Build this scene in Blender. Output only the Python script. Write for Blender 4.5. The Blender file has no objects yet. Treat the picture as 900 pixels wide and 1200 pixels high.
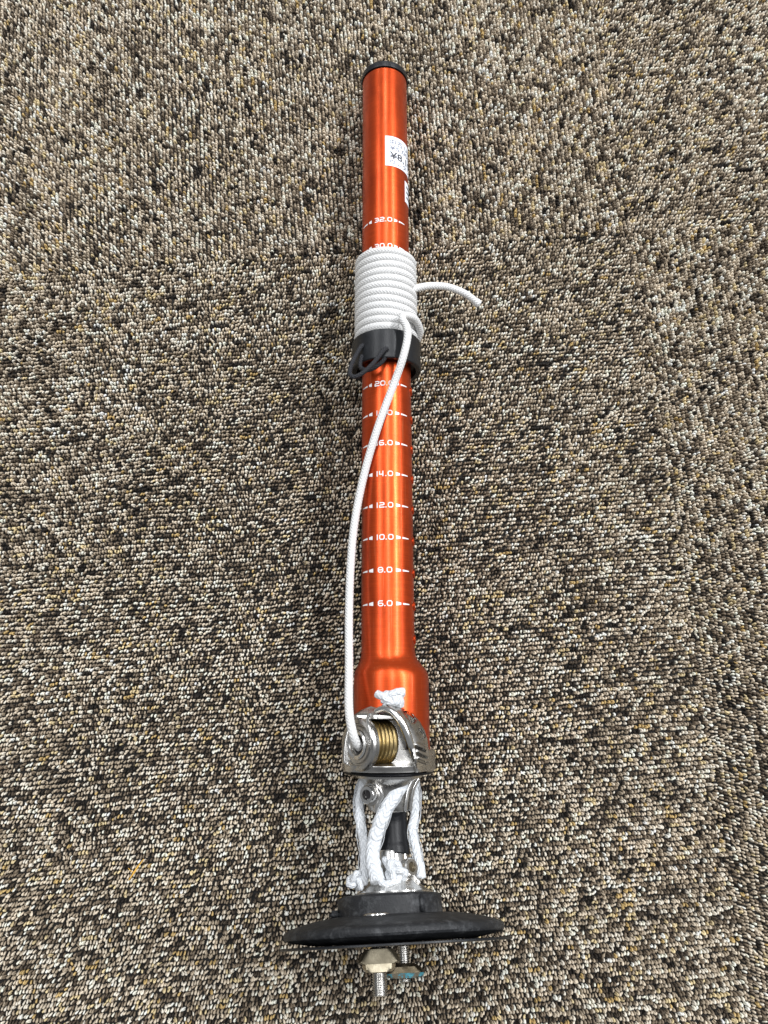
import bpy, bmesh, math, random
import numpy as np
from mathutils import Vector, Matrix, noise
R = math.radians
S = bpy.context.scene
COL = S.collection
CM = 0.01

# ------------------------------------------------------------------ camera
cam = bpy.data.cameras.new('camera')
cam.sensor_fit = 'VERTICAL'; cam.sensor_height = 36.0; cam.lens = 36.0 * 901 / 1200
cam.clip_start = 0.01; cam.clip_end = 50
cam_o = bpy.data.objects.new('camera', cam); COL.objects.link(cam_o)
cam_o.location = (0, 0.0233, 0.485); cam_o.rotation_euler = (R(11.5), 0, 0)
S.camera = cam_o

# ------------------------------------------------------------------ room light
world = bpy.data.worlds.new('World'); S.world = world; world.use_nodes = True
wn = world.node_tree.nodes; wl = world.node_tree.links
bg = wn['Background']; bg.inputs[0].default_value = (0.93, 0.96, 1.0, 1); bg.inputs[1].default_value = 0.27

def lamp(name, loc, size, power, color):
    l = bpy.data.lights.new(name, 'AREA'); l.shape = 'RECTANGLE'; l.size, l.size_y = size
    l.energy = power; l.color = color
    o = bpy.data.objects.new(name, l); COL.objects.link(o); o.location = loc
    return o
TUBE = (0.97, 0.98, 1.0)
lamp('ceiling_lamp', (0.14, 1.75, 2.5), (0.14, 3.0), 52, TUBE)
lamp('ceiling_lamp', (2.05, 1.5, 2.5), (0.20, 3.0), 165, TUBE)
lamp('ceiling_lamp', (-1.7, 1.5, 2.5), (0.55, 3.0), 55, TUBE)
lamp('ceiling_lamp', (5.0, 1.5, 2.5), (0.25, 3.0), 95, TUBE)

S.view_settings.view_transform = 'Standard'; S.view_settings.look = 'None'
S.view_settings.gamma = 1; S.view_settings.use_curve_mapping = False
S.view_settings.exposure = 0.0
S.render.engine = 'CYCLES'
S.cycles.use_denoising = True
S.cycles.max_bounces = 8

# ------------------------------------------------------------------ materials
def mat(name):
    m = bpy.data.materials.new(name); m.use_nodes = True
    nt = m.node_tree
    return m, nt.nodes, nt.links, nt.nodes['Principled BSDF']
def N(nodes, t, **kw):
    n = nodes.new(t)
    for k, v in kw.items():
        setattr(n, k, v)
    return n
def ramp(nodes, stops, interp='LINEAR'):
    r = nodes.new('ShaderNodeValToRGB'); r.color_ramp.interpolation = interp
    e = r.color_ramp.elements
    while len(e) < len(stops): e.new(0.5)
    for x, (p, c) in zip(e, stops):
        x.position = p; x.color = c if len(c) == 4 else (*c, 1)
    return r
def obj_coord(nodes, links, scale):
    tc = nodes.new('ShaderNodeTexCoord'); mp = nodes.new('ShaderNodeMapping')
    mp.inputs['Scale'].default_value = scale
    links.new(tc.outputs['Object'], mp.inputs['Vector'])
    return mp.outputs['Vector']
def noise_tex(nodes, links, vec, scale, detail=3, rough=0.6):
    n = nodes.new('ShaderNodeTexNoise'); n.inputs['Scale'].default_value = scale
    n.inputs['Detail'].default_value = detail; n.inputs['Roughness'].default_value = rough
    links.new(vec, n.inputs['Vector'])
    return n.outputs['Fac']
def bump(nodes, links, h, bsdf, strength, dist):
    b = nodes.new('ShaderNodeBump'); b.inputs['Strength'].default_value = strength
    b.inputs['Distance'].default_value = dist
    links.new(h, b.inputs['Height']); links.new(b.outputs['Normal'], bsdf.inputs['Normal'])

def m_anodized():
    m, n, l, b = mat('orange_anodized_aluminium')
    b.inputs['Metallic'].default_value = 0.88
    ring = noise_tex(n, l, obj_coord(n, l, (60, 2600, 60)), 1.0, 4, 0.7)     # fine lathe lines round the tube
    soft = noise_tex(n, l, obj_coord(n, l, (40, 22, 40)), 1.0, 3)
    cr = ramp(n, [(0.3, (0.50, 0.056, 0.010)), (0.7, (0.66, 0.084, 0.015))])
    l.new(ring, cr.inputs[0]);
    # pinpoint nicks where the anodising is chipped
    vo = n.new('ShaderNodeTexVoronoi'); vo.inputs['Scale'].default_value = 1.0
    l.new(obj_coord(n, l, (90, 55, 90)), vo.inputs['Vector'])
    nk = ramp(n, [(0.0, (1, 1, 1)), (0.035, (0, 0, 0))]); l.new(vo.outputs['Distance'], nk.inputs[0])
    mx = n.new('ShaderNodeMixRGB'); l.new(nk.outputs[0], mx.inputs[0]); l.new(cr.outputs[0], mx.inputs[1])
    mx.inputs[2].default_value = (0.85, 0.62, 0.5, 1)
    # rubbed streaks where the mast has slid over the tube
    sc = ramp(n, [(0.60, (0, 0, 0)), (0.74, (0.5, 0.5, 0.5))]); l.new(noise_tex(n, l, obj_coord(n, l, (900, 28, 900)), 1.0, 3, 0.6), sc.inputs[0])
    dk = ramp(n, [(0.45, (1, 1, 1)), (0.75, (0.72, 0.66, 0.62))]); l.new(noise_tex(n, l, obj_coord(n, l, (75, 30, 75)), 1.0, 4, 0.7), dk.inputs[0])
    m2 = n.new('ShaderNodeMixRGB'); l.new(sc.outputs[0], m2.inputs[0]); l.new(mx.outputs[0], m2.inputs[1]); m2.inputs[2].default_value = (0.72, 0.20, 0.08, 1)
    m3 = N(n, 'ShaderNodeMixRGB', blend_type='MULTIPLY'); m3.inputs[0].default_value = 1.0; l.new(m2.outputs[0], m3.inputs[1]); l.new(dk.outputs[0], m3.inputs[2])
    l.new(m3.outputs[0], b.inputs['Base Color'])
    rr = ramp(n, [(0.3, (0.29,)*3), (0.75, (0.40,)*3)]); l.new(soft, rr.inputs[0]); l.new(rr.outputs[0], b.inputs['Roughness'])
    b.inputs['Coat Weight'].default_value = 0.12; b.inputs['Coat Roughness'].default_value = 0.2
    bump(n, l, ring, b, 0.10, 0.0003)
    return m
def m_metal(name, c0, c1, rough, scale=220, bstr=0.15):
    m, n, l, b = mat(name)
    b.inputs['Metallic'].default_value = 1.0
    v = obj_coord(n, l, (1, 1, 1)); f = noise_tex(n, l, v, scale, 4, 0.65)
    big = noise_tex(n, l, v, scale * 0.35, 2)
    cr = ramp(n, [(0.35, c0), (0.7, c1)]); l.new(big, cr.inputs[0]); l.new(cr.outputs[0], b.inputs['Base Color'])
    rr = ramp(n, [(0.3, (rough[0],)*3), (0.75, (rough[1],)*3)]); l.new(f, rr.inputs[0]); l.new(rr.outputs[0], b.inputs['Roughness'])
    bump(n, l, f, b, bstr, 0.0004)
    return m
def m_black(name, base, dust, rough, lo=0.52, hi=0.8, scale=90, bstr=0.25, spec=0.22):
    m, n, l, b = mat(name)
    v = obj_coord(n, l, (1, 1, 1)); f = noise_tex(n, l, v, scale, 5, 0.7)
    cr = ramp(n, [(lo, base), (hi, dust)]); l.new(f, cr.inputs[0]); l.new(cr.outputs[0], b.inputs['Base Color'])
    b.inputs['Roughness'].default_value = rough; b.inputs['Specular IOR Level'].default_value = spec
    g = noise_tex(n, l, v, 900, 2); bump(n, l, g, b, bstr, 0.0004)
    return m
def m_rope(name, col, lines, amp, col2, wobble=0.5):
    m, n, l, b = mat(name)
    uv = n.new('ShaderNodeUVMap'); sp = n.new('ShaderNodeSeparateXYZ'); l.new(uv.outputs[0], sp.inputs[0])
    k = N(n, 'ShaderNodeMath', operation='MULTIPLY'); l.new(sp.outputs[0], k.inputs[0]); k.inputs[1].default_value = 4.0
    pp = N(n, 'ShaderNodeMath', operation='PINGPONG'); l.new(k.outputs[0], pp.inputs[0]); pp.inputs[1].default_value = 0.5
    a = N(n, 'ShaderNodeMath', operation='MULTIPLY_ADD'); l.new(pp.outputs[0], a.inputs[0]); a.inputs[1].default_value = 1.9
    vv = N(n, 'ShaderNodeMath', operation='MULTIPLY'); l.new(sp.outputs[1], vv.inputs[0]); vv.inputs[1].default_value = lines
    l.new(vv.outputs[0], a.inputs[2])
    wob = noise_tex(n, l, obj_coord(n, l, (1, 1, 1)), 330, 3, 0.7)
    aw = N(n, 'ShaderNodeMath', operation='MULTIPLY_ADD'); l.new(wob, aw.inputs[0]); aw.inputs[1].default_value = wobble; l.new(a.outputs[0], aw.inputs[2])
    ph = N(n, 'ShaderNodeMath', operation='MULTIPLY'); l.new(aw.outputs[0], ph.inputs[0]); ph.inputs[1].default_value = 6.2832
    si = N(n, 'ShaderNodeMath', operation='SINE'); l.new(ph.outputs[0], si.inputs[0])
    mr = n.new('ShaderNodeMapRange'); l.new(si.outputs[0], mr.inputs[0]); mr.inputs[1].default_value = -1; mr.inputs[2].default_value = 1
    cr = ramp(n, [(0.0, col2), (0.45, col)]); l.new(mr.outputs[0], cr.inputs[0]); l.new(cr.outputs[0], b.inputs['Base Color'])
    b.inputs['Roughness'].default_value = 0.75
    fz = noise_tex(n, l, obj_coord(n, l, (1, 1, 1)), 1500, 2)
    ad = N(n, 'ShaderNodeMath', operation='MULTIPLY_ADD'); l.new(fz, ad.inputs[0]); ad.inputs[1].default_value = 0.5; l.new(mr.outputs[0], ad.inputs[2])
    bump(n, l, ad.outputs[0], b, amp, 0.0006)
    return m
def m_flat(name, c, rough=0.5, metal=0.0):
    m, n, l, b = mat(name)
    v = obj_coord(n, l, (1, 1, 1)); f = noise_tex(n, l, v, 700, 3)
    cr = ramp(n, [(0.3, tuple(x * 0.9 for x in c)), (0.7, c)]); l.new(f, cr.inputs[0]); l.new(cr.outputs[0], b.inputs['Base Color'])
    b.inputs['Roughness'].default_value = rough; b.inputs['Metallic'].default_value = metal
    return m

M = {}
M['orange'] = m_anodized()
M['steel'] = m_metal('cast_stainless_steel', (0.38, 0.37, 0.355), (0.60, 0.59, 0.565), (0.20, 0.40))
M['chrome'] = m_metal('polished_stainless_steel', (0.62, 0.61, 0.59), (0.76, 0.75, 0.73), (0.16, 0.30), bstr=0.08)
M['dark_steel'] = m_metal('dull_dark_steel', (0.16, 0.155, 0.15), (0.26, 0.25, 0.235), (0.3, 0.5))
M['brass'] = m_metal('worn_brass', (0.42, 0.31, 0.13), (0.66, 0.53, 0.28), (0.28, 0.45), 400, 0.3)
M['nut'] = m_metal('dull_bronze', (0.16, 0.14, 0.10), (0.27, 0.24, 0.175), (0.42, 0.6), 300, 0.4)
M['nut_light'] = m_metal('pale_bronze', (0.40, 0.35, 0.25), (0.58, 0.52, 0.39), (0.4, 0.55), 300, 0.4)  # paler bronze, for the hub of the front nut
M['nut_brown'] = m_metal('tarnished_bronze', (0.14, 0.115, 0.075), (0.22, 0.185, 0.13), (0.4, 0.6), 260, 0.4)
M['thread'] = m_metal('threaded_steel', (0.55, 0.54, 0.52), (0.68, 0.67, 0.65), (0.2, 0.35), 500, 0.1)
M['plastic'] = m_black('black_plastic', (0.010, 0.011, 0.013), (0.024, 0.026, 0.029), 0.36, spec=0.3)
M['rubber'] = m_black('dusty_black_rubber', (0.016, 0.017, 0.019), (0.11, 0.115, 0.12), 0.5, 0.5, 0.9, 160, 0.7, 0.28)
M['tendon'] = m_black('smooth_black_rubber', (0.006, 0.0065, 0.008), (0.011, 0.012, 0.014), 0.38, spec=0.25)
M['bungee'] = m_rope('black_bungee_cord', (0.016, 0.017, 0.022), 6.0, 0.5, (0.006, 0.006, 0.008))
M['rope'] = m_rope('white_braided_rope', (0.70, 0.70, 0.69), 5.4, 0.45, (0.57, 0.57, 0.57))
M['line'] = m_rope('white_fibre_line', (0.70, 0.725, 0.75), 3.0, 0.65, (0.54, 0.57, 0.60), 1.8)
M['print'] = m_flat('white_print', (0.82, 0.82, 0.82), 0.5)
M['paper'] = m_flat('sticker_paper', (0.80, 0.84, 0.90), 0.55)
M['ink'] = m_flat('black_ink', (0.03, 0.03, 0.04), 0.6)
M['grey_ink'] = m_flat('grey_ink', (0.12, 0.125, 0.17), 0.6)
M['fibre'] = m_flat('amber_fibre', (0.75, 0.42, 0.06), 0.6)
M['hole'] = m_flat('painted_hole_shade', (0.012, 0.010, 0.010), 0.8)  # near-black stands in for the shade inside holes and bores

def m_verdigris():
    m, n, l, b = mat('verdigris_bronze')
    v = obj_coord(n, l, (1, 1, 1)); f = noise_tex(n, l, v, 260, 4, 0.7)
    cr = ramp(n, [(0.44, (0.12, 0.10, 0.065)), (0.52, (0.04, 0.22, 0.28)), (0.66, (0.12, 0.42, 0.50))])
    l.new(f, cr.inputs[0]); l.new(cr.outputs[0], b.inputs['Base Color'])
    b.inputs['Roughness'].default_value = 0.6; b.inputs['Metallic'].default_value = 0.15
    bump(n, l, f, b, 0.5, 0.0006)
    return m
M['verdigris'] = m_verdigris()

def m_yarn():
    m, n, l, b = mat('carpet_yarn')
    at = n.new('ShaderNodeAttribute'); at.attribute_type = 'INSTANCER'; at.attribute_name = 'yarn'
    f = noise_tex(n, l, obj_coord(n, l, (1, 1, 1)), 1800, 2)
    mx = N(n, 'ShaderNodeMixRGB', blend_type='MULTIPLY'); mx.inputs[0].default_value = 1.0
    cr = ramp(n, [(0.3, (0.72, 0.72, 0.72)), (0.7, (1, 1, 1))]); l.new(f, cr.inputs[0])
    l.new(at.outputs['Color'], mx.inputs[1]); l.new(cr.outputs[0], mx.inputs[2])
    l.new(mx.outputs[0], b.inputs['Base Color'])
    b.inputs['Roughness'].default_value = 0.85; b.inputs['Specular IOR Level'].default_value = 0.25
    return m
M['yarn'] = m_yarn()
M['backing'] = m_flat('carpet_backing', (0.012, 0.011, 0.010), 0.95)  # near-black colour deepens the shade in the gaps between loops

# ------------------------------------------------------------------ mesh helpers (all shapes in centimetres)
def link(name, me, material=None, parent=None, smooth=True, kind=None):
    o = bpy.data.objects.new(name, me); COL.objects.link(o)
    if material is not None and not me.materials: me.materials.append(material)
    if smooth and me.polygons:
        me.polygons.foreach_set('use_smooth', [True] * len(me.polygons))
    if parent is not None: o.parent = parent
    if kind: o['kind'] = kind
    return o
def mesh_from(name, verts, faces, uvs=None, xf=None):
    """verts in cm; xf: 4x4 in cm"""
    if xf is not None: verts = [xf @ Vector(v) for v in verts]
    me = bpy.data.meshes.new(name)
    me.from_pydata([tuple(c * CM for c in v) for v in verts], [], faces)
    if uvs is not None:
        lay = me.uv_layers.new(name='UVMap')
        i = 0
        for f in faces:
            for k in range(len(f)):
                lay.data[i].uv = uvs[tuple(f)][k] if isinstance(uvs, dict) else uvs[f[k]]; i += 1
    me.update()
    return me
def sharp(me, deg=35):
    """mark hard edges so that smooth shading keeps the corners"""
    bm = bmesh.new(); bm.from_mesh(me)
    bmesh.ops.recalc_face_normals(bm, faces=bm.faces)
    for e in bm.edges:
        if len(e.link_faces) == 2 and e.calc_face_angle(0) > R(deg): e.smooth = False
    bm.to_mesh(me); bm.free(); me.update()
    return me
def revolve(profile, seg=64, xf=None, clamp=None, closed=False, wob=None, front=None):
    """profile [(r, y)] turned round the y axis; r = 0 closes the end; clamp = greatest z"""
    V, F, rows = [], [], []
    for r, y in profile:
        if r <= 1e-6:
            rows.append([len(V)]); V.append((0, y, 0)); continue
        row = []
        for k in range(seg):
            a = 2 * math.pi * k / seg
            rr = r * (wob(a, y) if wob else 1)
            x, z = rr * math.sin(a), rr * math.cos(a)
            if clamp is not None: z = min(z, clamp)
            if front is not None and abs(x) < 1.95: z = min(z, front)
            row.append(len(V)); V.append((x, y, z))
        rows.append(row)
    pairs = list(zip(rows, rows[1:])) + ([(rows[-1], rows[0])] if closed else [])
    for A, B in pairs:
        for k in range(seg):
            j = (k + 1) % seg
            if len(A) == 1: F.append((A[0], B[j], B[k]))
            elif len(B) == 1: F.append((A[k], A[j], B[0]))
            else: F.append((A[k], A[j], B[j], B[k]))
    return sharp(mesh_from('shape', V, F, xf=xf))
def catmull(P, n):
    P = [Vector(p) for p in P]; P = [2 * P[0] - P[1]] + P + [2 * P[-1] - P[-2]]
    out = []
    for i in range(1, len(P) - 2):
        a, b, c, d = P[i - 1:i + 3]
        for k in range(n):
            t = k / n
            out.append(0.5 * (2 * b + (c - a) * t + (2 * a - 5 * b + 4 * c - d) * t * t + (3 * b - a - 3 * c + d) * t ** 3))
    out.append(P[-2]); return out
def sweep(path, rad, sides=12, flat=None, xf=None):
    """tube along path with uv = (turn, length in cm); rad number or list; flat = (normal, factor) squashes the section"""
    path = [Vector(p) for p in path]; n = len(path)
    rads = rad if isinstance(rad, (list, tuple)) else [rad] * n
    V, F, uvs = [], [], {}
    t0 = (path[1] - path[0]).normalized()
    nrm = t0.orthogonal().normalized(); L = 0; Ls = []
    for i, p in enumerate(path):
        t = (path[min(i + 1, n - 1)] - path[max(i - 1, 0)]).normalized()
        nrm = (nrm - t * nrm.dot(t)).normalized(); bi = t.cross(nrm)
        if i: L += (p - path[i - 1]).length
        Ls.append(L)
        for k in range(sides):
            a = 2 * math.pi * k / sides
            d = (nrm * math.cos(a) + bi * math.sin(a)) * rads[i]
            if flat:
                fn = Vector(flat[0]).normalized(); d = d - fn * d.dot(fn) * (1 - flat[1])
            V.append(p + d)
    for i in range(n - 1):
        for k in range(sides):
            j = (k + 1) % sides
            f = (i * sides + k, i * sides + j, (i + 1) * sides + j, (i + 1) * sides + k)
            F.append(f)
            u0, u1 = k / sides, (k + 1) / sides
            uvs[f] = ((u0, Ls[i]), (u1, Ls[i]), (u1, Ls[i + 1]), (u0, Ls[i + 1]))
    for base, c, e in ((0, path[0] - t0 * rads[0] * 0.3, 0), ((n - 1) * sides, path[-1] + (path[-1] - path[-2]).normalized() * rads[-1] * 0.3, 1)):
        ci = len(V); V.append(c)
        for k in range(sides):
            j = (k + 1) % sides
            f = (base + j, base + k, ci) if e == 0 else (base + k, base + j, ci)
            F.append(f); uvs[f] = ((0, 0), (0.1, 0), (0.05, 0.1))
    return mesh_from('shape', V, F, uvs, xf)
def box(cx, cy, cz, sx, sy, sz, bev=0.05, xf=None):
    bm = bmesh.new(); bmesh.ops.create_cube(bm, size=1)
    for v in bm.verts: v.co = Vector((cx + v.co.x * sx, cy + v.co.y * sy, cz + v.co.z * sz))
    bmesh.ops.bevel(bm, geom=bm.edges[:], offset=bev, segments=2, affect='EDGES')
    V = [v.co.copy() for v in bm.verts]; bm.verts.index_update()
    F = [tuple(v.index for v in f.verts) for f in bm.faces]; bm.free()
    return sharp(mesh_from('shape', V, F, xf=xf), 50)
def axis_to(d, at):
    """matrix that turns the y axis to direction d at point at"""
    d = Vector(d).normalized()
    return Matrix.Translation(at) @ d.to_track_quat('Y', 'Z').to_matrix().to_4x4()
def text_geo(s, height, width=None, xs=1.0, bold=0.0):
    """flat outline of a text: centred in x, baseline at 0, scaled to height and width"""
    cu = bpy.data.curves.new('t', 'FONT'); cu.body = s; cu.size = 1; cu.offset = bold; cu.resolution_u = 3
    ob = bpy.data.objects.new('t', cu); COL.objects.link(ob)
    dg = bpy.context.evaluated_depsgraph_get(); dg.update()
    me = bpy.data.meshes.new_from_object(ob.evaluated_get(dg))
    bm = bmesh.new(); bm.from_mesh(me); bmesh.ops.triangulate(bm, faces=bm.faces[:])
    bmesh.ops.subdivide_edges(bm, edges=[e for e in bm.edges if abs(e.verts[0].co.x - e.verts[1].co.x) > 0.15], cuts=1)
    bmesh.ops.triangulate(bm, faces=bm.faces[:])
    bm.verts.index_update()
    P = [(v.co.x, v.co.y) for v in bm.verts]; F = [tuple(v.index for v in f.verts) for f in bm.faces]; bm.free()
    bpy.data.objects.remove(ob); bpy.data.curves.remove(cu); bpy.data.meshes.remove(me)
    x0, x1 = min(p[0] for p in P), max(p[0] for p in P); y0, y1 = 0.0, 0.70
    k = height / (y1 - y0); kx = (width / (x1 - x0)) if width else k * xs
    return [((x - (x0 + x1) / 2) * kx, (y - y0) * k) for x, y in P], F
def wrap(P, rad, a0, w0):
    """(arc, along) -> on a cylinder of radius rad round the y axis, a0 = angle from the top, to the right"""
    return [(rad * math.sin(a0 + x / rad), w0 + y, rad * math.cos(a0 + x / rad)) for x, y in P]

# ------------------------------------------------------------------ carpet
rng = np.random.default_rng(7)
carpet_me = mesh_from('carpet', [(-130, -120, -1.2), (130, -120, -1.2), (130, 140, -1.2), (-130, 140, -1.2)], [(0, 1, 2, 3)])
carpet = link('carpet', carpet_me, M['backing'], None, False, 'structure')
carpet['label'] = 'flecked black, cream and tan loop pile carpet squares covering the floor'
carpet['category'] = 'carpet'

def pile_nodes():
    g = bpy.data.node_groups.new('loop_pile', 'GeometryNodeTree')
    g.interface.new_socket('Geometry', in_out='INPUT', socket_type='NodeSocketGeometry')
    g.interface.new_socket('Geometry', in_out='OUTPUT', socket_type='NodeSocketGeometry')
    n, l = g.nodes, g.links
    gi, go = n.new('NodeGroupInput'), n.new('NodeGroupOutput')
    arc = n.new('GeometryNodeCurveArc'); arc.inputs['Resolution'].default_value = 7
    arc.inputs['Radius'].default_value = 0.00060; arc.inputs['Start Angle'].default_value = R(-12); arc.inputs['Sweep Angle'].default_value = R(204)
    tr = n.new('GeometryNodeTransform'); tr.inputs['Rotation'].default_value = (R(90), 0, 0); tr.inputs['Scale'].default_value = (1, 1, 1.0)
    l.new(arc.outputs['Curve'], tr.inputs['Geometry'])
    tr2 = n.new('GeometryNodeTransform'); tr2.inputs['Scale'].default_value = (1, 1, 3.6)
    l.new(tr.outputs[0], tr2.inputs['Geometry'])
    cc = n.new('GeometryNodeCurvePrimitiveCircle'); cc.inputs['Resolution'].default_value = 7; cc.inputs['Radius'].default_value = 0.00054
    cm = n.new('GeometryNodeCurveToMesh'); l.new(tr2.outputs[0], cm.inputs['Curve']); l.new(cc.outputs['Curve'], cm.inputs['Profile Curve'])
    ss = n.new('GeometryNodeSetShadeSmooth'); l.new(cm.outputs[0], ss.inputs[0])
    sm = n.new('GeometryNodeSetMaterial'); sm.inputs['Material'].default_value = M['yarn']; l.new(ss.outputs[0], sm.inputs['Geometry'])
    ip = n.new('GeometryNodeInstanceOnPoints'); l.new(gi.outputs[0], ip.inputs['Points']); l.new(sm.outputs[0], ip.inputs['Instance'])
    for nm, sock in (('turn', 'Rotation'), ('size', 'Scale')):
        na = n.new('GeometryNodeInputNamedAttribute'); na.data_type = 'FLOAT_VECTOR'; na.inputs['Name'].default_value = nm
        l.new(na.outputs['Attribute'], ip.inputs[sock])
    l.new(ip.outputs[0], go.inputs[0])
    return g
PILE = pile_nodes()
PAL = np.array([(0.024, 0.019, 0.015), (0.078, 0.060, 0.043), (0.205, 0.16, 0.113), (0.41, 0.336, 0.245),
                (0.67, 0.575, 0.445), (0.88, 0.81, 0.685), (0.55, 0.39, 0.165), (0.70, 0.57, 0.33)])
WGT = np.array([0.025, 0.065, 0.135, 0.20, 0.25, 0.21, 0.03, 0.085]); WGT /= WGT.sum()
TILE = 50.0
def smooth_noise(nr, nc, cr, cc):
    a = rng.random((nr // cr + 3, nc // cc + 3))
    y = np.linspace(0, nr / cr, nr); x = np.linspace(0, nc / cc, nc)
    yi, xi = y.astype(int), x.astype(int); fy, fx = (y - yi)[:, None], (x - xi)[None]
    fy = fy * fy * (3 - 2 * fy); fx = fx * fx * (3 - 2 * fx)
    g = lambda dy, dx: a[np.ix_(yi + dy, xi + dx)]
    return (g(0, 0) * (1 - fy) + g(1, 0) * fy) * (1 - fx) + (g(0, 1) * (1 - fy) + g(1, 1) * fy) * fx
corner = Vector((17.07, 31.86, 0)); yaw = R(4.2)
tile_me = None
for ci in (-2, -1, 0):
    for ri in (-2, -1, 0):
        turn = (ci + ri) % 2                                         # neighbours are laid a quarter turn apart
        c = Vector(((ci + 0.5) * TILE, (ri + 0.5) * TILE, 0)); c.rotate(Matrix.Rotation(yaw, 3, 'Z')); c += corner
        if tile_me is None:
            tile_me = box(0, 0, -0.55, TILE - 0.06, TILE - 0.06, 1.1, 0.03)
            tile_me.materials.append(M['backing'])
        t = link('carpet_tile', tile_me, None, carpet, False)
        t.location = c * CM; t.rotation_euler = (0, 0, yaw + turn * R(90))
        # loops: rows along x, stitched every 2.4 mm, rows 2.9 mm apart
        dx, dy = 0.186, 0.258
        nc, nr = round(TILE / dx), round(TILE / dy); dx, dy = TILE / nc, TILE / nr
        X = (np.arange(nc) - (nc - 1) / 2)[None] * dx + np.zeros((nr, 1)); Y = (np.arange(nr) - (nr - 1) / 2)[:, None] * dy + np.zeros((1, nc))
        X = X + (np.arange(nr) % 2)[:, None] * dx * 0.5 * 0.8
        wav = (smooth_noise(nr, nc, 14, 30) - 0.5) * 0.22
        X = X + rng.normal(0, 0.028, X.shape); Y = Y + rng.normal(0, 0.028, X.shape) + wav
        pick = rng.choice(len(PAL), size=X.shape, p=WGT)
        keep = rng.random(X.shape) < np.where(pick < 3, 0.08, np.where(pick > 5, 0.55, 0.30))
        for k in range(1, nc):
            pick[:, k] = np.where(keep[:, k], pick[:, k - 1], pick[:, k])
        colr = PAL[pick] * (0.8 + 0.4 * rng.random(X.shape))[..., None]
        tone = 0.90 + 0.20 * smooth_noise(nr, nc, 3, 26)
        colr = np.clip(colr * tone[..., None], 0, 0.88)
        big = R(62) + (smooth_noise(nr, nc, 10, 10) - 0.5) * R(56)
        ang = big + rng.normal(0, R(16), X.shape)
        lean = rng.normal(0, R(12), X.shape) + R(7)
        Z = rng.normal(0.045, 0.022, X.shape)
        # keep the loops the camera, or one a step aside, can see
        ca, sa = math.cos(yaw + turn * math.pi / 2), math.sin(yaw + turn * math.pi / 2)
        WX = c.x + X * ca - Y * sa; WY = c.y + X * sa + Y * ca
        ok = ((np.abs(WX) < 58) & (WY > -42) & (WY < 80)).ravel()
        if not ok.any(): continue
        pts = np.stack([X, Y, Z], -1).reshape(-1, 3)[ok] * CM
        me = bpy.data.meshes.new('pile'); me.vertices.add(len(pts)); me.vertices.foreach_set('co', pts.ravel())
        a = me.attributes.new('turn', 'FLOAT_VECTOR', 'POINT')
        a.data.foreach_set('vector', np.stack([lean, 0 * lean, ang], -1).reshape(-1, 3)[ok].ravel())
        sz = 0.84 + 0.32 * rng.random((*X.shape, 3)); sz[..., 2] *= 1.0
        a = me.attributes.new('size', 'FLOAT_VECTOR', 'POINT'); a.data.foreach_set('vector', sz.reshape(-1, 3)[ok].ravel())
        a = me.attributes.new('yarn', 'FLOAT_COLOR', 'POINT')
        a.data.foreach_set('color', np.concatenate([colr, np.ones((*X.shape, 1))], -1).reshape(-1, 4)[ok].ravel())
        p = link('pile', me, M['yarn'], t, False, 'stuff')
        md = p.modifiers.new('loops', 'NODES'); md.node_group = PILE

# ------------------------------------------------------------------ mast extension
root = bpy.data.objects.new('mast_extension', None); COL.objects.link(root)
root.empty_display_size = 0.02
root.location = (0.0025, 0, 0.0396)
root.rotation_euler = (Matrix.Rotation(R(0.28), 3, 'Z') @ Matrix.Rotation(R(-3.0), 3, 'X')).to_euler()
root['label'] = 'orange metal windsurf mast extension with steel pulley housing and black round foot'
root['category'] = 'mast extension'
# x = right, y = along the tube away from the foot, z = up off the carpet, in cm
RT_ = 1.53

# tube with its wider lower sleeve (the sleeve sits a little to the right)
def tube_mesh():
    prof = [(1.25, 42.42), (1.45, 42.42), (1.53, 42.36)] + [(1.53, y) for y in np.linspace(42, 4.2, 60)]
    prof += [(1.535, 3.3), (1.56, 3.05), (1.63, 2.83), (1.75, 2.62), (1.90, 2.40), (2.02, 2.2), (2.085, 2.02), (2.112, 1.8), (2.12, 1.5), (2.12, 1.0), (2.12, 0.05), (2.12, 0.0), (2.12, -0.5), (2.12, -2.4), (1.9, -2.45)]
    V, F, seg = [], [], 96
    for r, y in prof:
        k = max(0.0, min(1.0, (r - 1.53) / 0.59)) if y < 5 else 0
        for j in range(seg):
            a = 2 * math.pi * j / seg
            z = r * math.cos(a)
            if y < 0.02 and r * math.sin(a) > -1.5: z = min(z, 0.35 + max(0.0, r * math.sin(a) - float(np.interp(y, [-2.6, -1.9, -1.3, -0.6, 0], [1.25, 1.12, 0.95, 0.72, 0.35]))) * 9)                            # cut away under the pulley
            V.append((0.17 * k + r * math.sin(a), y, z))
    for i in range(len(prof) - 1):
        for j in range(seg):
            q = (j + 1) % seg
            F.append((i * seg + j, i * seg + q, (i + 1) * seg + q, (i + 1) * seg + j))
    return sharp(mesh_from('tube', V, F), 40)
tube = link('tube', tube_mesh(), M['orange'], root)
link('end_cap', revolve([(0, 42.2), (1.24, 42.2), (1.24, 42.45), (1.60, 42.45), (1.61, 42.55), (1.60, 42.85), (1.52, 42.95), (1.0, 42.98), (0, 42.98)], 64), M['plastic'], root)

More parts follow.
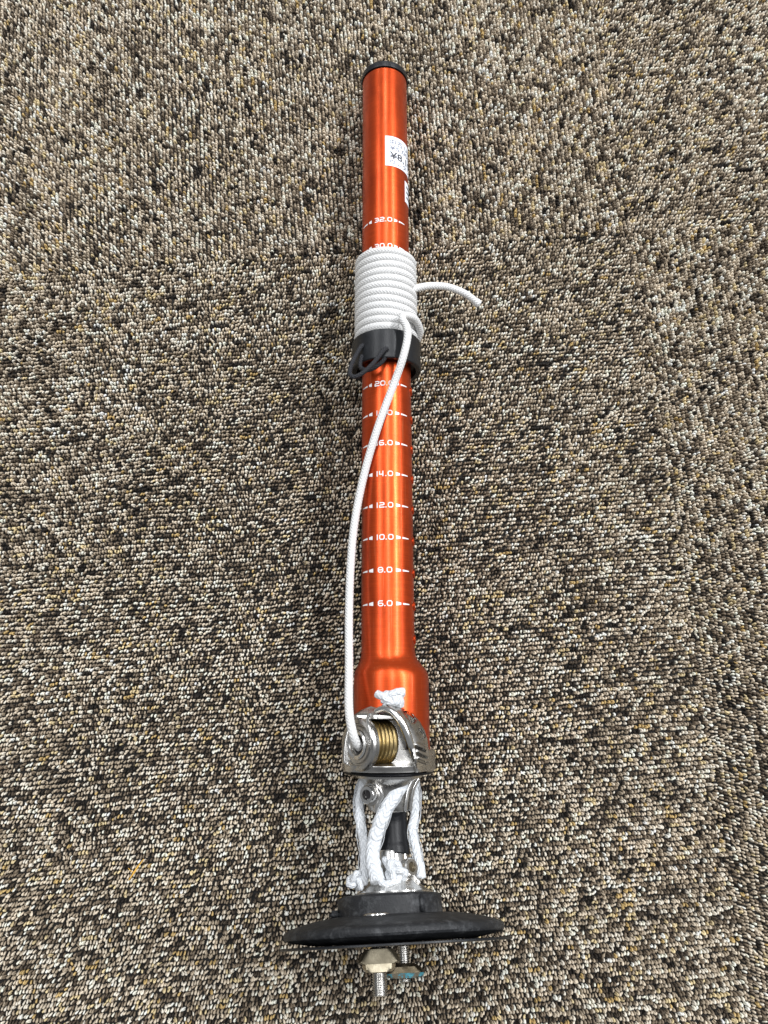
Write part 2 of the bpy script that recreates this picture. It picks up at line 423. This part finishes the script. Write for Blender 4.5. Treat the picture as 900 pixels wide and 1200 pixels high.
def patch(x0, x1, ya0, yb0, ya1, yb1, n=6):
    """quad strip from x0 (ya0..yb0) to x1 (ya1..yb1)"""
    P, F = [], []
    for i in range(n + 1):
        t = i / n
        P += [(x0 + (x1 - x0) * t, ya0 + (ya1 - ya0) * t), (x0 + (x1 - x0) * t, yb0 + (yb1 - yb0) * t)]
    for i in range(n): F.append((2 * i, 2 * i + 2, 2 * i + 3, 2 * i + 1))
    return P, F
def join(parts):
    V, F = [], []
    for v, f in parts:
        b = len(V); V += v; F += [tuple(i + b for i in q) for q in f]
    return V, F
def stroke(pts, t, closed=False):
    """flat ribbon of width t along a polyline, mitred at its corners"""
    P = [Vector((x, y)) for x, y in pts]; n = len(P); V, F = [], []
    for i, p in enumerate(P):
        a = P[i - 1] if (i or closed) else None; b = P[(i + 1) % n] if (i < n - 1 or closed) else None
        d0 = (p - a).normalized() if a is not None else (b - p).normalized()
        d1 = (b - p).normalized() if b is not None else d0
        n0, n1 = Vector((-d0.y, d0.x)), Vector((-d1.y, d1.x)); m = (n0 + n1).normalized()
        k = t / 2 / max(0.4, m.dot(n0))
        V += [tuple(p + m * k), tuple(p - m * k)]
    for i in range(n if closed else n - 1):
        j = (i + 1) % n; F.append((2 * i, 2 * i + 1, 2 * j + 1, 2 * j))
    return V, F
def numeral(c, x0, w, h, t):
    """wide squared figure in a box of width w and height h"""
    X, Y, c1 = w - t, h - t, 0.22
    q = lambda *L: [(x0 + t / 2 + a * X, t / 2 + b * Y) for a, b in L]
    box_ = q((c1, 0), (1 - c1, 0), (1, c1), (1, 1 - c1), (1 - c1, 1), (c1, 1), (0, 1 - c1), (0, c1))
    e = t / 2 / X
    return {'0': [(box_, 1)], '8': [(box_, 1), (q((e, .5), (1 - e, .5)), 0)], '1': [([(x0 + w / 2, 0), (x0 + w / 2, h)], 0)],
            '2': [(q((0, 1), (1 - c1, 1), (1, .88), (1, .6), (1 - c1, .5), (c1, .5), (0, .4), (0, 0), (1 + e, 0)), 0)],
            '3': [(q((0, 1), (1 - c1, 1), (1, 1 - c1), (1, c1), (1 - c1, 0), (0, 0)), 0), (q((.25, .5), (1 - e, .5)), 0)],
            '4': [(q((0, 1.1), (0, .35), (.78 - e, .35)), 0), (q((.78, 1.1), (.78, -.12)), 0)],
            '6': [(q((1, 1), (c1, 1), (0, 1 - c1), (0, c1), (c1, 0), (1 - c1, 0), (1, .15), (1, .4), (1 - c1, .52), (e, .52)), 0)],
            '.': [([(x0, t / 2), (x0 + t * 1.1, t / 2)], 0)]}[c]
def figures(txt, width, h, t):
    ws = [0.42 if c == '1' else 0.28 if c == '.' else 1.0 for c in txt]
    gap = 0.16; k = width / (sum(ws) + gap * (len(txt) - 1)); x = -width / 2; parts = []
    for c, w in zip(txt, ws):
        w *= k
        for pts, cl in numeral(c, x, max(w, t * 1.1), h, t): parts.append(stroke(pts, t, cl))
        x += w + gap * k
    return join(parts)
RP = RT_ + 0.012
D = RT_ * math.pi / 180
def marking(s, w):
    wd = {3: 0.84, 4: 1.02}[len(s)]
    if s[0] in '23': wd = 1.18
    tx, tf = figures(s, wd, 0.33, 0.060)
    parts = [([(x - 6 * D, y) for x, y in tx], tf)]
    h = 0.155
    e = (wd - 0.82) / 2
    parts.append(patch(-44 * D, (-32.5 * D) - e * 0.5, h - 0.065, h + 0.065, h - 0.115, h + 0.115))
    parts.append(patch(-69 * D, -49 * D, h - 0.025, h + 0.025, h - 0.055, h + 0.055, 8))
    parts.append(patch(17.5 * D + e * 0.5, 29.5 * D, h - 0.115, h + 0.115, h - 0.065, h + 0.065))
    parts.append(patch(34 * D, 53 * D, h - 0.055, h + 0.055, h - 0.025, h + 0.025, 8))
    P, F = join(parts)
    o = link('scale_marking', mesh_from('scale_marking', wrap(P, RP, 0, w - 0.155), F), M['print'], tube, False)
    o['label'] = 'white printed length marking reading ' + s
for k in range(8):
    marking('%d.0' % (6 + 2 * k), 5.84 + 1.907 * k)
marking('30.0', 28.63); marking('32.0', 30.54)

# row of pin holes along the right flank
for k in range(9):
    a = R(84); w = 3.93 + 1.91 * k
    d = Vector((math.sin(a), 0, math.cos(a)))
    ring = revolve([(0.16, 0.0), (0.16, 0.05), (0.21, 0.075), (0.27, 0.05), (0.27, 0.0)], 16, axis_to(d, d * (RT_ - 0.01) + Vector((0, w, 0))))
    h = link('pin_hole', ring, M['orange'], tube)
    link('hole_shade', revolve([(0, 0.03), (0.17, 0.03), (0.17, 0)], 12, axis_to(d, d * (RT_ - 0.012) + Vector((0, w, 0)))), M['hole'], h)  # dark disc on the tube, painting the shade of an open hole

# price sticker and a second sticker lower on the flank
def sticker(a0, a1, w0, w1, skew=0.0):
    V, F, n = [], [], 24
    for r in (RT_ + 0.004, RT_ + 0.016):
        for i in range(n + 1):
            a = a0 + (a1 - a0) * i / n
            for w in (w0, w1): V.append((r * math.sin(a), w + skew * i / n, r * math.cos(a)))
    m = 2 * (n + 1)
    for i in range(n):
        q = (2 * i, 2 * i + 2, 2 * i + 3, 2 * i + 1)
        F.append(tuple(m + j for j in q)); F.append(tuple(reversed(q)))
        F.append((2 * i, m + 2 * i, m + 2 * i + 2, 2 * i + 2)); F.append((2 * i + 1, 2 * i + 3, m + 2 * i + 3, m + 2 * i + 1))
    F.append((0, 1, m + 1, m)); F.append((2 * n, m + 2 * n, m + 2 * n + 1, 2 * n + 1))
    return mesh_from('price_sticker', V, F)
st = link('price_sticker', sticker(R(0), R(118), 34.58, 36.88), M['paper'], tube, False)
def print_on(st, s, arc, w, h, mt, width=None, bold=0.0):
    tx, tf = text_geo(s, h, width, bold=bold)
    x0 = min(p[0] for p in tx)
    P = [(x - x0, y) for x, y in tx]
    link('print', mesh_from('print', wrap(P, RT_ + 0.021, arc / RT_, w), tf), mt, st, False)
print_on(st, '中古 UNI', 0.30, 36.26, 0.34, M['grey_ink'], 2.1, 0.006)
print_on(st, '¥5,000', 0.30, 35.84, 0.30, M['grey_ink'], 2.0, 0.006)
print_on(st, '¥8,100', 0.30, 35.16, 0.50, M['ink'], 2.5, 0.016)
print_on(st, 'ウレタン', 0.32, 34.72, 0.30, M['grey_ink'], 1.9, 0.008)
st2 = link('label_sticker', sticker(R(57), R(120), 32.35, 33.95), M['paper'], tube, False)
for k in range(3):
    P, F = patch(0.18, 1.2, 0, 0.16, 0, 0.16, 8)
    link('print', mesh_from('print', wrap(P, RT_ + 0.021, R(57), 32.70 + 0.4 * k), F), M['ink'], st2, False)

# black clamp collar with bungee loop
def collar_mesh():
    prof = [(1.86, 20.62), (2.12, 20.58), (2.17, 20.64), (2.17, 22.44), (2.11, 22.52), (1.86, 22.50)]
    return revolve(prof, 80, closed=True)
collar = link('clamp_collar', collar_mesh(), M['plastic'], root)
link('collar_gap_shade', revolve([(1.55, 20.95), (1.84, 20.95), (1.84, 22.3), (1.55, 22.3)], 64, closed=True), M['tendon'], collar)  # black ring fills the gap, in place of the shade under the collar
for a in (R(62), R(-64)):
    d = Vector((math.sin(a), 0, math.cos(a)))
    link('rivet', revolve([(0, 0.0), (0.15, 0.0), (0.15, 0.08), (0.08, 0.13), (0, 0.14)], 16, axis_to((0, -1, 0), d * 1.74 + Vector((0, 20.94, 0)))), M['brass'], collar)
bung = catmull([(-1.36, 21.75, 1.45), (-1.55, 21.5, 1.72), (-1.85, 20.9, 1.8), (-2.12, 20.2, 1.95), (-2.2, 19.55, 2.1), (-1.9, 19.28, 2.25), (-1.4, 19.5, 2.35), (-0.8, 20.05, 2.45), (-0.3, 20.75, 2.4), (-0.03, 21.1, 2.28), (0.02, 20.95, 2.05), (-0.2, 20.45, 2.0), (-0.7, 20.05, 1.92), (-1.2, 19.95, 1.75), (-1.6, 20.3, 1.5), (-1.5, 21.0, 1.6)], 8)
link('bungee_loop', sweep(bung, 0.135, 10), M['bungee'], collar)

# ---- pulley housing
def sstep(a, b, x):
    t = np.clip((x - a) / (b - a), 0, 1); return t * t * (3 - 2 * t)
def housing_mesh():
    ow = np.array([-3.12, -2.6, -2.0, -1.5, -1.0, -0.55, -0.2, 0.05, 0.22, 0.36])
    ol = np.array([-2.44, -2.52, -2.52, -2.46, -2.34, -2.12, -1.85, -1.5, -1.1, -0.55])
    orr = np.array([2.12, 2.14, 2.14, 2.08, 1.93, 1.68, 1.38, 1.05, 0.75, 0.40])
    nw, na = 96, 120
    w = np.linspace(-3.12, 0.36, nw)[:, None] + np.zeros((1, na)); a = np.linspace(-1, 1, na)[None] + np.zeros((nw, 1))
    lo, hi = np.interp(w, ow, ol), np.interp(w, ow, orr)
    u = (lo + hi) / 2 + (hi - lo) / 2 * a
    ub = np.interp(w, [-3.2, -2.6, -1.9, -1.3, -0.6, 0.0, 0.36], [1.42, 1.35, 1.2, 1.02, 0.76, 0.30, -0.15])
    tt = np.clip((u - ub) / np.maximum(hi - ub, 0.05), 0, 1)
    right = 2.85 - 1.05 * tt ** 1.5 - 0.5 * sstep(-2.4, -3.1, w)
    left = 1.72 + 0.0 * u
    top = 2.45 - 0.6 * sstep(-0.3, 0.36, w) - 0.28 * np.maximum(0, -0.6 - u)
    bot = 0.15 + np.sqrt(np.clip(2.62 ** 2 - (u + 0.15) ** 2, 0.3, 9)) - 0.12 * sstep(-2.75, -3.12, w)
    H = left
    H = H + (top - H) * sstep(-0.52, -0.42, w)
    H = H + (bot - H) * sstep(-2.68, -2.80, w)
    # cavity round the pulley
    cav = sstep(-1.15, -1.05, u) * sstep(-2.78, -2.70, w) * (1 - sstep(-0.50, -0.42, w))
    H = H + (0.55 - H) * cav
    H = H + (right - H) * sstep(-0.12, 0.0, u - ub)
    # openings and teeth of the rope cleat in the right flank
    def blob(cu, cw, ru, rw, ang):
        du, dw = u - cu, w - cw; c, s = math.cos(R(ang)), math.sin(R(ang))
        x, y = du * c + dw * s, -du * s + dw * c
        return 1 - sstep(0.75, 1.05, np.sqrt((x / ru) ** 4 + (y / rw) ** 4) ** 0.5)
    H = H - 0.34 * blob(1.12, -0.28, 0.46, 0.17, -48)
    H = H - 0.34 * blob(1.72, -1.18, 0.30, 0.20, -58)
    for cu, cw in ((1.66, -1.78), (1.74, -2.12), (1.78, -2.45)):
        H = H - 0.30 * blob(cu, cw - 0.17, 0.34, 0.07, -25) + 0.12 * blob(cu, cw, 0.30, 0.09, -25)
    H = H * (1 - 0.0 * a)
    roll = np.minimum(1 - np.abs(a), 0.09) / 0.09                     # rounded outer edge
    H = H - 0.28 * (1 - np.sqrt(np.clip(1 - (1 - roll) ** 2, 0, 1)))
    tr = np.minimum((0.36 - w) / 0.12, 1.0); H = H - 0.25 * (1 - np.sqrt(np.clip(1 - (1 - tr) ** 2, 0, 1)))
    V = list(zip(u.ravel(), w.ravel(), H.ravel())); F = []
    for i in range(nw - 1):
        for j in range(na - 1):
            F.append((i * na + j, i * na + j + 1, (i + 1) * na + j + 1, (i + 1) * na + j))
    ring = [j for j in range(na)] + [i * na + na - 1 for i in range(1, nw)] + [(nw - 1) * na + j for j in range(na - 2, -1, -1)] + [i * na for i in range(nw - 2, 0, -1)]
    b = len(V)
    V += [(V[i][0], V[i][1], 0.2) for i in ring]
    for k in range(len(ring)):
        q = (k + 1) % len(ring); F.append((ring[q], ring[k], b + k, b + q))
    return sharp(mesh_from('housing', V, F), 45)
housing = link('pulley_housing', housing_mesh(), M['steel'], root)
link('base_ring', revolve([(1.6, -3.2), (2.46, -3.2), (2.56, -3.12), (2.58, -2.2), (2.50, -2.08), (2.2, -2.05), (1.9, -2.05)], 72, front=1.1), M['steel'], housing)
link('seam_ring', revolve([(1.5, -3.33), (2.40, -3.33), (2.44, -3.28), (2.40, -3.2), (1.5, -3.2)], 64), M['tendon'], housing)  # thin black ring along the seam
rim = catmull([(-0.75, -0.02, 2.35), (-0.25, 0.12, 2.6), (0.22, -0.06, 2.85), (0.62, -0.5, 2.98), (0.92, -1.1, 2.95), (1.12, -1.7, 2.75), (1.30, -2.25, 2.45), (1.40, -2.6, 2.15)], 8)
link('cheek_rim', sweep(rim, [0.10 + 0.12 * math.sin(math.pi * i / (len(rim) - 1)) ** 0.6 for i in range(len(rim))], 14), M['chrome'], housing)
AX = Vector((-0.82, 0, 0.57)).normalized(); OO = Vector((-0.40, -1.65, 1.10))
PX = axis_to(AX, OO)
prof = [(0.3, -0.32), (1.16, -0.32), (1.18, -0.25)]
for k in range(6):
    y = -0.22 + 0.232 * k
    prof += [(1.16, y + 0.03), (1.07, y + 0.08), (1.05, y + 0.12), (1.07, y + 0.16), (1.15, y + 0.21)]
prof += [(1.16, 1.18), (0.3, 1.18)]
link('pulley_roller', revolve(prof, 64, PX), M['brass'], housing)
CX = axis_to((-0.74, 0, 0.67), Vector((-1.66, -1.72, 2.25)))
ck = link('pulley_cheek', revolve([(0.3, -0.40), (1.30, -0.40), (1.38, -0.34), (1.38, -0.10), (1.30, 0.0), (1.10, 0.03), (1.05, -0.06), (0.98, -0.06), (0.93, 0.04), (0.78, 0.04), (0.70, -0.06), (0.50, -0.10), (0.45, -0.25), (0, -0.27)], 64, CX), M['steel'], housing)
link('rope_eye', revolve([(0.44, -0.2), (0.62, -0.2), (0.74, -0.02), (0.76, 0.08), (0.68, 0.14), (0.56, 0.10), (0.46, -0.04)], 48, CX, closed=True), M['chrome'], ck)
link('eye_shade', revolve([(0.45, -0.16), (0, -0.16)], 24, CX), M['hole'], ck)  # dark disc painting the shade inside the eye
# curved bridge between the cheek and the top plate
br = catmull([(-0.98, -0.12, 2.5), (-1.12, -0.45, 2.75), (-1.0, -0.9, 3.0), (-0.86, -1.5, 3.08), (-0.92, -2.1, 2.85), (-1.25, -2.62, 2.4)], 8)
link('cheek_bridge', sweep(br, 0.10, 10), M['chrome'], housing)

# ---- swivel joint: upper cup, rubber tendon, lower cup
cup = link('upper_cup', revolve([(0.6, -3.34), (1.85, -3.34), (1.88, -3.40), (1.84, -3.52), (1.62, -3.62), (1.42, -3.85), (1.30, -4.2), (1.22, -4.7), (1.16, -5.15), (1.10, -5.22), (0.6, -5.22)], 56), M['steel'], root)
bx = axis_to((-0.55, 0.0, 0.84), Vector((-0.72, -4.30, 0.75)))
bs = link('bolt_boss', revolve([(0.60, -0.3), (0.62, 0.35), (0.58, 0.45), (0.50, 0.48), (0, 0.48)], 32, bx), M['steel'], cup)
link('socket_bolt', revolve([(0.46, 0.45), (0.46, 0.82), (0.42, 0.88), (0.27, 0.88), (0.25, 0.66), (0, 0.66)], 24, bx), M['chrome'], cup)
link('socket_bore', revolve([(0.245, 0.64), (0.245, 0.70), (0, 0.70)], 6, bx), M['hole'], cup)  # dark disc painting the shade inside the socket
lug = catmull([(-1.05, -3.5, 0.85), (-0.62, -3.85, 1.28), (-0.42, -4.3, 1.30), (-0.62, -4.8, 1.22), (-0.70, -5.2, 1.12)], 6)
link('cast_rib', sweep(lug, [0.15] * len(lug), 10), M['chrome'], cup)
for pts in ([(1.35, -3.5, 0.95), (1.05, -4.1, 0.95), (0.92, -4.7, 0.95), (0.85, -5.2, 0.9)], [(1.62, -3.52, 0.55), (1.30, -4.1, 0.62), (1.18, -4.7, 0.6), (1.12, -5.2, 0.55)]):
    q = catmull(pts, 6); link('cast_rib', sweep(q, [0.11] * len(q), 10), M['chrome'], cup)

# foot frame: the joint sags, so the foot leans over towards the tube
XF = Matrix.Translation((0, -6.1, 0)) @ Matrix.Rotation(R(2.6), 4, 'Z') @ Matrix.Rotation(R(-14.8), 4, 'X')
def tendon_mesh():
    path = [Vector((0.12, -4.9, 0)), Vector((0.13, -5.3, 0)), Vector((0.15, -5.8, -0.02)), XF @ Vector((0.16, -0.3, 0)), XF @ Vector((0.17, -0.9, 0)), XF @ Vector((0.17, -1.4, 0))]
    p = catmull(path, 6)
    return sweep(p, [0.87 if 0.14 < i / (len(p) - 1) < 0.22 or i / (len(p) - 1) > 0.82 else 0.83 for i in range(len(p))], 40)
link('rubber_tendon', tendon_mesh(), M['tendon'], root)
T = lambda x, y=0, z=0: XF @ Matrix.Translation((x, y, z))
lc = link('lower_cup', revolve([(0.5, -1.2), (0.84, -1.2), (0.88, -1.28), (0.90, -1.9), (1.0, -2.2), (1.18, -2.55), (1.48, -2.88), (1.82, -3.12), (1.98, -3.20), (1.97, -3.30), (0, -3.32)], 56, T(0.06)), M['chrome'], root)
ebx = XF @ axis_to((0.70, 0.05, 0.70), Vector((0.62, -2.12, 0.35)))
link('bolt_boss', revolve([(0.46, -0.2), (0.46, 0.6), (0.40, 0.68), (0.26, 0.68), (0.24, 0.55), (0, 0.55)], 28, ebx), M['chrome'], lc)
link('socket_bore', revolve([(0.235, 0.50), (0.235, 0.58), (0, 0.58)], 12, ebx), M['nut_brown'], lc)
rb = [XF @ Vector(p) for p in ((0.72, -1.25, 0.45), (0.80, -1.7, 0.5), (1.0, -2.3, 0.55), (1.45, -2.85, 0.6))]
q = catmull(rb, 6); link('cast_rib', sweep(q, [0.10] * len(q), 10), M['chrome'], lc)

# ---- round foot
def lump(a, y): return 1 + 0.002 * math.sin(3 * a + 1.0)
puck = link('foot_hub', revolve([(0, -3.30), (2.45, -3.30), (2.62, -3.34), (2.70, -3.44), (2.71, -4.1), (2.74, -4.36), (2.0, -4.4)], 80, T(-0.16), wob=lump), M['rubber'], root)
link('hub_rib', box(1.42, -3.86, 2.16, 0.30, 0.86, 0.40, 0.08, T(0)), M['rubber'], puck)
disc = link('foot_disc', revolve([(0, -4.2), (2.7, -4.27), (3.3, -4.29), (3.9, -4.37), (4.6, -4.51), (5.2, -4.67), (5.44, -4.76), (5.55, -4.83), (5.60, -4.92), (5.60, -5.10), (5.53, -5.20), (5.3, -5.28), (4.6, -5.40), (4.0, -5.49), (0, -5.49)], 110, T(0.0, 0.03), wob=lump), M['rubber'], root)
link('side_gusset', box(-2.95, -4.12, 0.6, 0.6, 0.42, 1.1, 0.14, T(0)), M['rubber'], disc)
link('sole_plate', revolve([(0, -5.47), (5.78, -5.47), (5.85, -5.50), (5.85, -5.57), (5.78, -5.60), (0, -5.60)], 110, T(0.08)), M['plastic'], root)
# bolts with their nuts
def thread(x, z, y0, y1, r):
    prof = [(0, y0)]; n = int((y0 - y1) / 0.05)
    for i in range(n + 1): prof.append((r if i % 2 else r * 0.84, y0 + (y1 - y0) * i / n))
    prof += [(r * 0.7, y1 - 0.04), (0, y1 - 0.04)]
    return revolve(prof, 28, T(x, 0, z))
b1 = link('bolt', thread(-0.80, 2.3, -5.5, -7.60, 0.375), M['thread'], root)
link('nut', revolve([(0.3, -5.70), (0.70, -5.70), (0.72, -5.74), (1.02, -6.18), (1.03, -6.24), (0.9, -6.30), (0.3, -6.32)], 64, T(-0.78, 0, 2.3), clamp=0.56), M['nut'], b1)
link('nut_hub', revolve([(0.3, -6.28), (0.78, -6.30), (0.80, -6.34), (0.76, -6.52), (0.62, -6.64), (0.3, -6.64)], 64, T(-0.80, 0, 2.3), clamp=0.50), M['nut_light'], b1)
link('washer', revolve([(0, -4.16), (0.66, -4.20), (0.70, -4.24), (0.70, -4.36), (0, -4.38)], 32, T(-0.78, 0, 2.75)), M['chrome'], b1)
b2 = link('bolt', thread(0.45, -2.0, -5.5, -7.25, 0.30), M['thread'], root)
link('nut', revolve([(0.28, -6.42), (0.55, -6.46), (0.80, -6.58), (0.98, -6.78), (1.02, -6.86), (0.3, -6.90)], 48, T(0.45, 0, -2.0), clamp=0.62), M['nut_brown'], b2)
link('nut_face', revolve([(0.28, -6.86), (1.00, -6.86), (1.02, -6.90), (0.96, -7.02), (0.80, -7.09), (0.3, -7.09)], 48, T(0.45, 0, -2.0), clamp=0.66), M['verdigris'], b2)

# ---- safety lines laced through both cups
def lump_rad(n, r, amp, f=3.0, seed=0):
    return [r * (1 + amp * math.sin(f * i + seed)) for i in range(n)]
def line(pts, r, lab):
    p = catmull([XF @ Vector(q) for q in pts], 12)
    rn = random.Random(len(lab))
    rad = [r * (1 + 0.14 * noise.noise(Vector((i * 0.33, r * 9, 0.5)))) for i in range(len(p))]
    p = [v + Vector((noise.noise(v * 2.2 + Vector((7, 0, 0))), 0, noise.noise(v * 2.2))) * 0.05 for v in p]
    o = link('safety_line', sweep(p, rad, 18, flat=((0, 0, 1), 0.6)), M['line'], root)
    o['label'] = lab
    # a few filaments worked loose from the braid
    for k in range(7):
        a = rn.randrange(4, len(p) - 22); n = rn.randrange(12, 20); sd = rn.choice((-1, 1))
        q = [p[a + i] + Vector((sd * r * (0.75 + 0.45 * math.sin(math.pi * i / n)), 0, 0.10 + 0.12 * rn.random())) for i in range(0, n, 3)]
        link('loose_filament', sweep(catmull(q, 4), 0.022, 5), M['line'], o)
    return o
def knot(parent, c, r, cord, seed, name='knot', mt='line', squash=(1, 1, 1), rot=0.0):
    rn = random.Random(seed); P = []
    for i in range(14):
        t = 2 * math.pi * i / 14
        v = Vector((math.sin(t) + 2 * math.sin(2 * t), math.cos(t) - 2 * math.cos(2 * t), -1.4 * math.sin(3 * t))) * (r / 3.0)
        v = Vector((v.x * squash[0], v.y * squash[1], v.z * squash[2])); v.rotate(Matrix.Rotation(rot, 3, 'Z'))
        P.append(Vector(c) + v + Vector([rn.uniform(-1, 1) * r * 0.10 for _ in range(3)]))
    P.append(P[0])
    p = catmull(P, 8)
    return link(name, sweep(p, lump_rad(len(p), cord, 0.08, 0.7, seed), 10), M[mt], parent)
l1 = line([(-1.20, 2.75, 0.4), (-1.33, 2.43, 0.5), (-1.56, 1.28, 0.5), (-1.51, 0.21, 0.4), (-1.37, -1.07, 0.4), (-1.40, -2.11, 0.6), (-1.52, -2.72, 0.75)], 0.27, 'left strand hanging straight')
knot(l1, XF @ Vector((-1.86, -2.62, 0.75)), 0.40, 0.155, 3, rot=0.6)
l2 = line([(1.12, 2.62, 1.0), (1.0, 2.26, 1.3), (0.42, 1.45, 1.55), (-0.26, 0.43, 1.5), (-0.80, -0.76, 1.2), (-0.92, -1.79, 1.25), (-0.72, -2.70, 1.45)], 0.38, 'middle strand slanting across the black tendon')
k2 = knot(l2, XF @ Vector((0.22, -2.36, 1.30)), 0.52, 0.19, 5, squash=(1.0, 0.85, 0.8), rot=-0.7)
sp = catmull([XF @ Vector(v) for v in ((-0.62, -2.75, 1.45), (-0.25, -2.85, 1.5), (0.1, -2.65, 1.45), (-0.3, -1.72, 1.15), (-0.15, -2.0, 1.3), (0.25, -2.3, 1.45))], 6)
link('knot_tail', sweep(sp, 0.17, 10), M['line'], l2)
l3 = line([(1.45, 2.7, 0.2), (1.56, 2.24, 0.2), (1.49, 0.95, 0.2), (1.27, -0.34, 0.2), (1.42, -1.40, 0.2), (1.54, -2.57, 0.4)], 0.26, 'right strand beside the tendon')
# stopper knot above the housing
sk = knot(root, (0.22, 0.72, 2.34), 0.40, 0.22, 9, 'stopper_knot', 'line', (1.25, 0.75, 0.5), 0.2)
for i, pts in enumerate((((-0.62, 0.88, 2.18), (-0.4, 0.78, 2.34), (-0.1, 0.72, 2.4)), ((0.3, 0.85, 2.3), (0.6, 0.98, 2.28), (0.82, 0.98, 2.2)), ((-0.15, 0.2, 2.25), (-0.02, 0.45, 2.35), (0.1, 0.7, 2.4)), ((0.25, 0.2, 2.2), (0.3, 0.5, 2.38), (0.3, 0.75, 2.42)), ((0.62, 0.25, 2.15), (0.62, 0.5, 2.3), (0.5, 0.75, 2.38)), ((-0.35, 0.6, 2.25), (0.2, 0.45, 2.4), (0.7, 0.6, 2.25)))):
    q = catmull(pts, 6); link('knot_tail', sweep(q, 0.22, 12), M['line'], sk)

# ------------------------------------------------------------------ rope
def rope_path():
    RH, pitch = RT_ + 0.25, 0.474
    P = []
    turns = 13
    w_top = 28.36
    # coil from the tail (hidden start on the right) down to the collar
    tail = [(6.12, 25.86, -0.95), (5.18, 26.32, -0.42), (4.05, 26.6, -0.05), (2.95, 26.5, 0.28), (2.15, 26.28, 0.45), (1.62, 26.05, 0.45)]
    P += catmull(tail + [(1.25, 26.3, -0.9), (0.7, 27.3, -1.6), (0.0, 28.2, -1.8)], 10)
    n = turns * 40
    for i in range(n + 1):
        a = R(-170) - 2 * math.pi * (i / 40)                         # round and round, each turn below the last
        w = w_top - pitch * i / 40 + 0.05 * math.sin(a * 2) * math.sin(i * 0.013)
        rr = RH + 0.012 * math.sin(i * 0.31)
        tilt = -0.10 * math.sin(a)
        P.append(Vector((rr * math.sin(a), w + tilt, rr * math.cos(a))))
    end = P[-1]
    # last half turn rises over the coil on the right and runs down to the pulley
    run = [(0.9, 22.45, -1.5), (1.75, 22.75, -0.7), (2.12, 23.15, 0.5), (1.75, 23.45, 1.55), (1.1, 23.35, 2.18), (0.98, 22.95, 2.45), (1.22, 22.41, 2.52), (1.27, 21.68, 2.6), (0.97, 20.34, 2.5), (0.45, 18.93, 2.1), (-0.52, 16.3, 1.78), (-1.34, 13.57, 1.25),
           (-1.90, 10.79, 0.9), (-2.13, 8.27, 0.8), (-2.21, 5.31, 0.9), (-2.17, 2.43, 1.3), (-2.12, 0.14, 2.2), (-1.93, -0.95, 2.75), (-1.72, -1.6, 2.55), (-1.56, -1.85, 2.0)]
    P += catmull([end] + run, 12)[1:]
    return P
rp = rope_path()
nt = 60
rope = link('rope', sweep(rp, [0.235 * (1.18 if i < 3 else 1.0) for i in range(len(rp))], 14), M['rope'], None)
rope.matrix_world = root.matrix_basis.copy()
rope.location = root.location; rope.rotation_euler = root.rotation_euler
rope['label'] = 'white braided rope coiled round the orange tube and led down to the pulley'
rope['category'] = 'rope'

# ------------------------------------------------------------------ bit of fluff on the carpet
fp = catmull([(0.62, 0.62, 0.03), (0.3, 0.2, 0.0), (0.05, -0.2, 0.02), (-0.22, -0.56, -0.02)], 6)
fb = sweep(fp, [0.02 + 0.03 * math.sin(math.pi * i / (len(fp) - 1)) for i in range(len(fp))], 8)
fib = link('loose_fibre', fb, M['fibre'], None)
fib.location = (-0.1468, -0.0922, 0.0036)
link('side_strand', sweep(catmull([(-0.25, 0.12, 0.0), (0.0, -0.08, 0.02), (0.2, 0.0, 0.0)], 6), 0.018, 6), M['fibre'], fib)
fib['label'] = 'tiny amber yellow fibre lying on the carpet left of the foot'
fib['category'] = 'fibre'
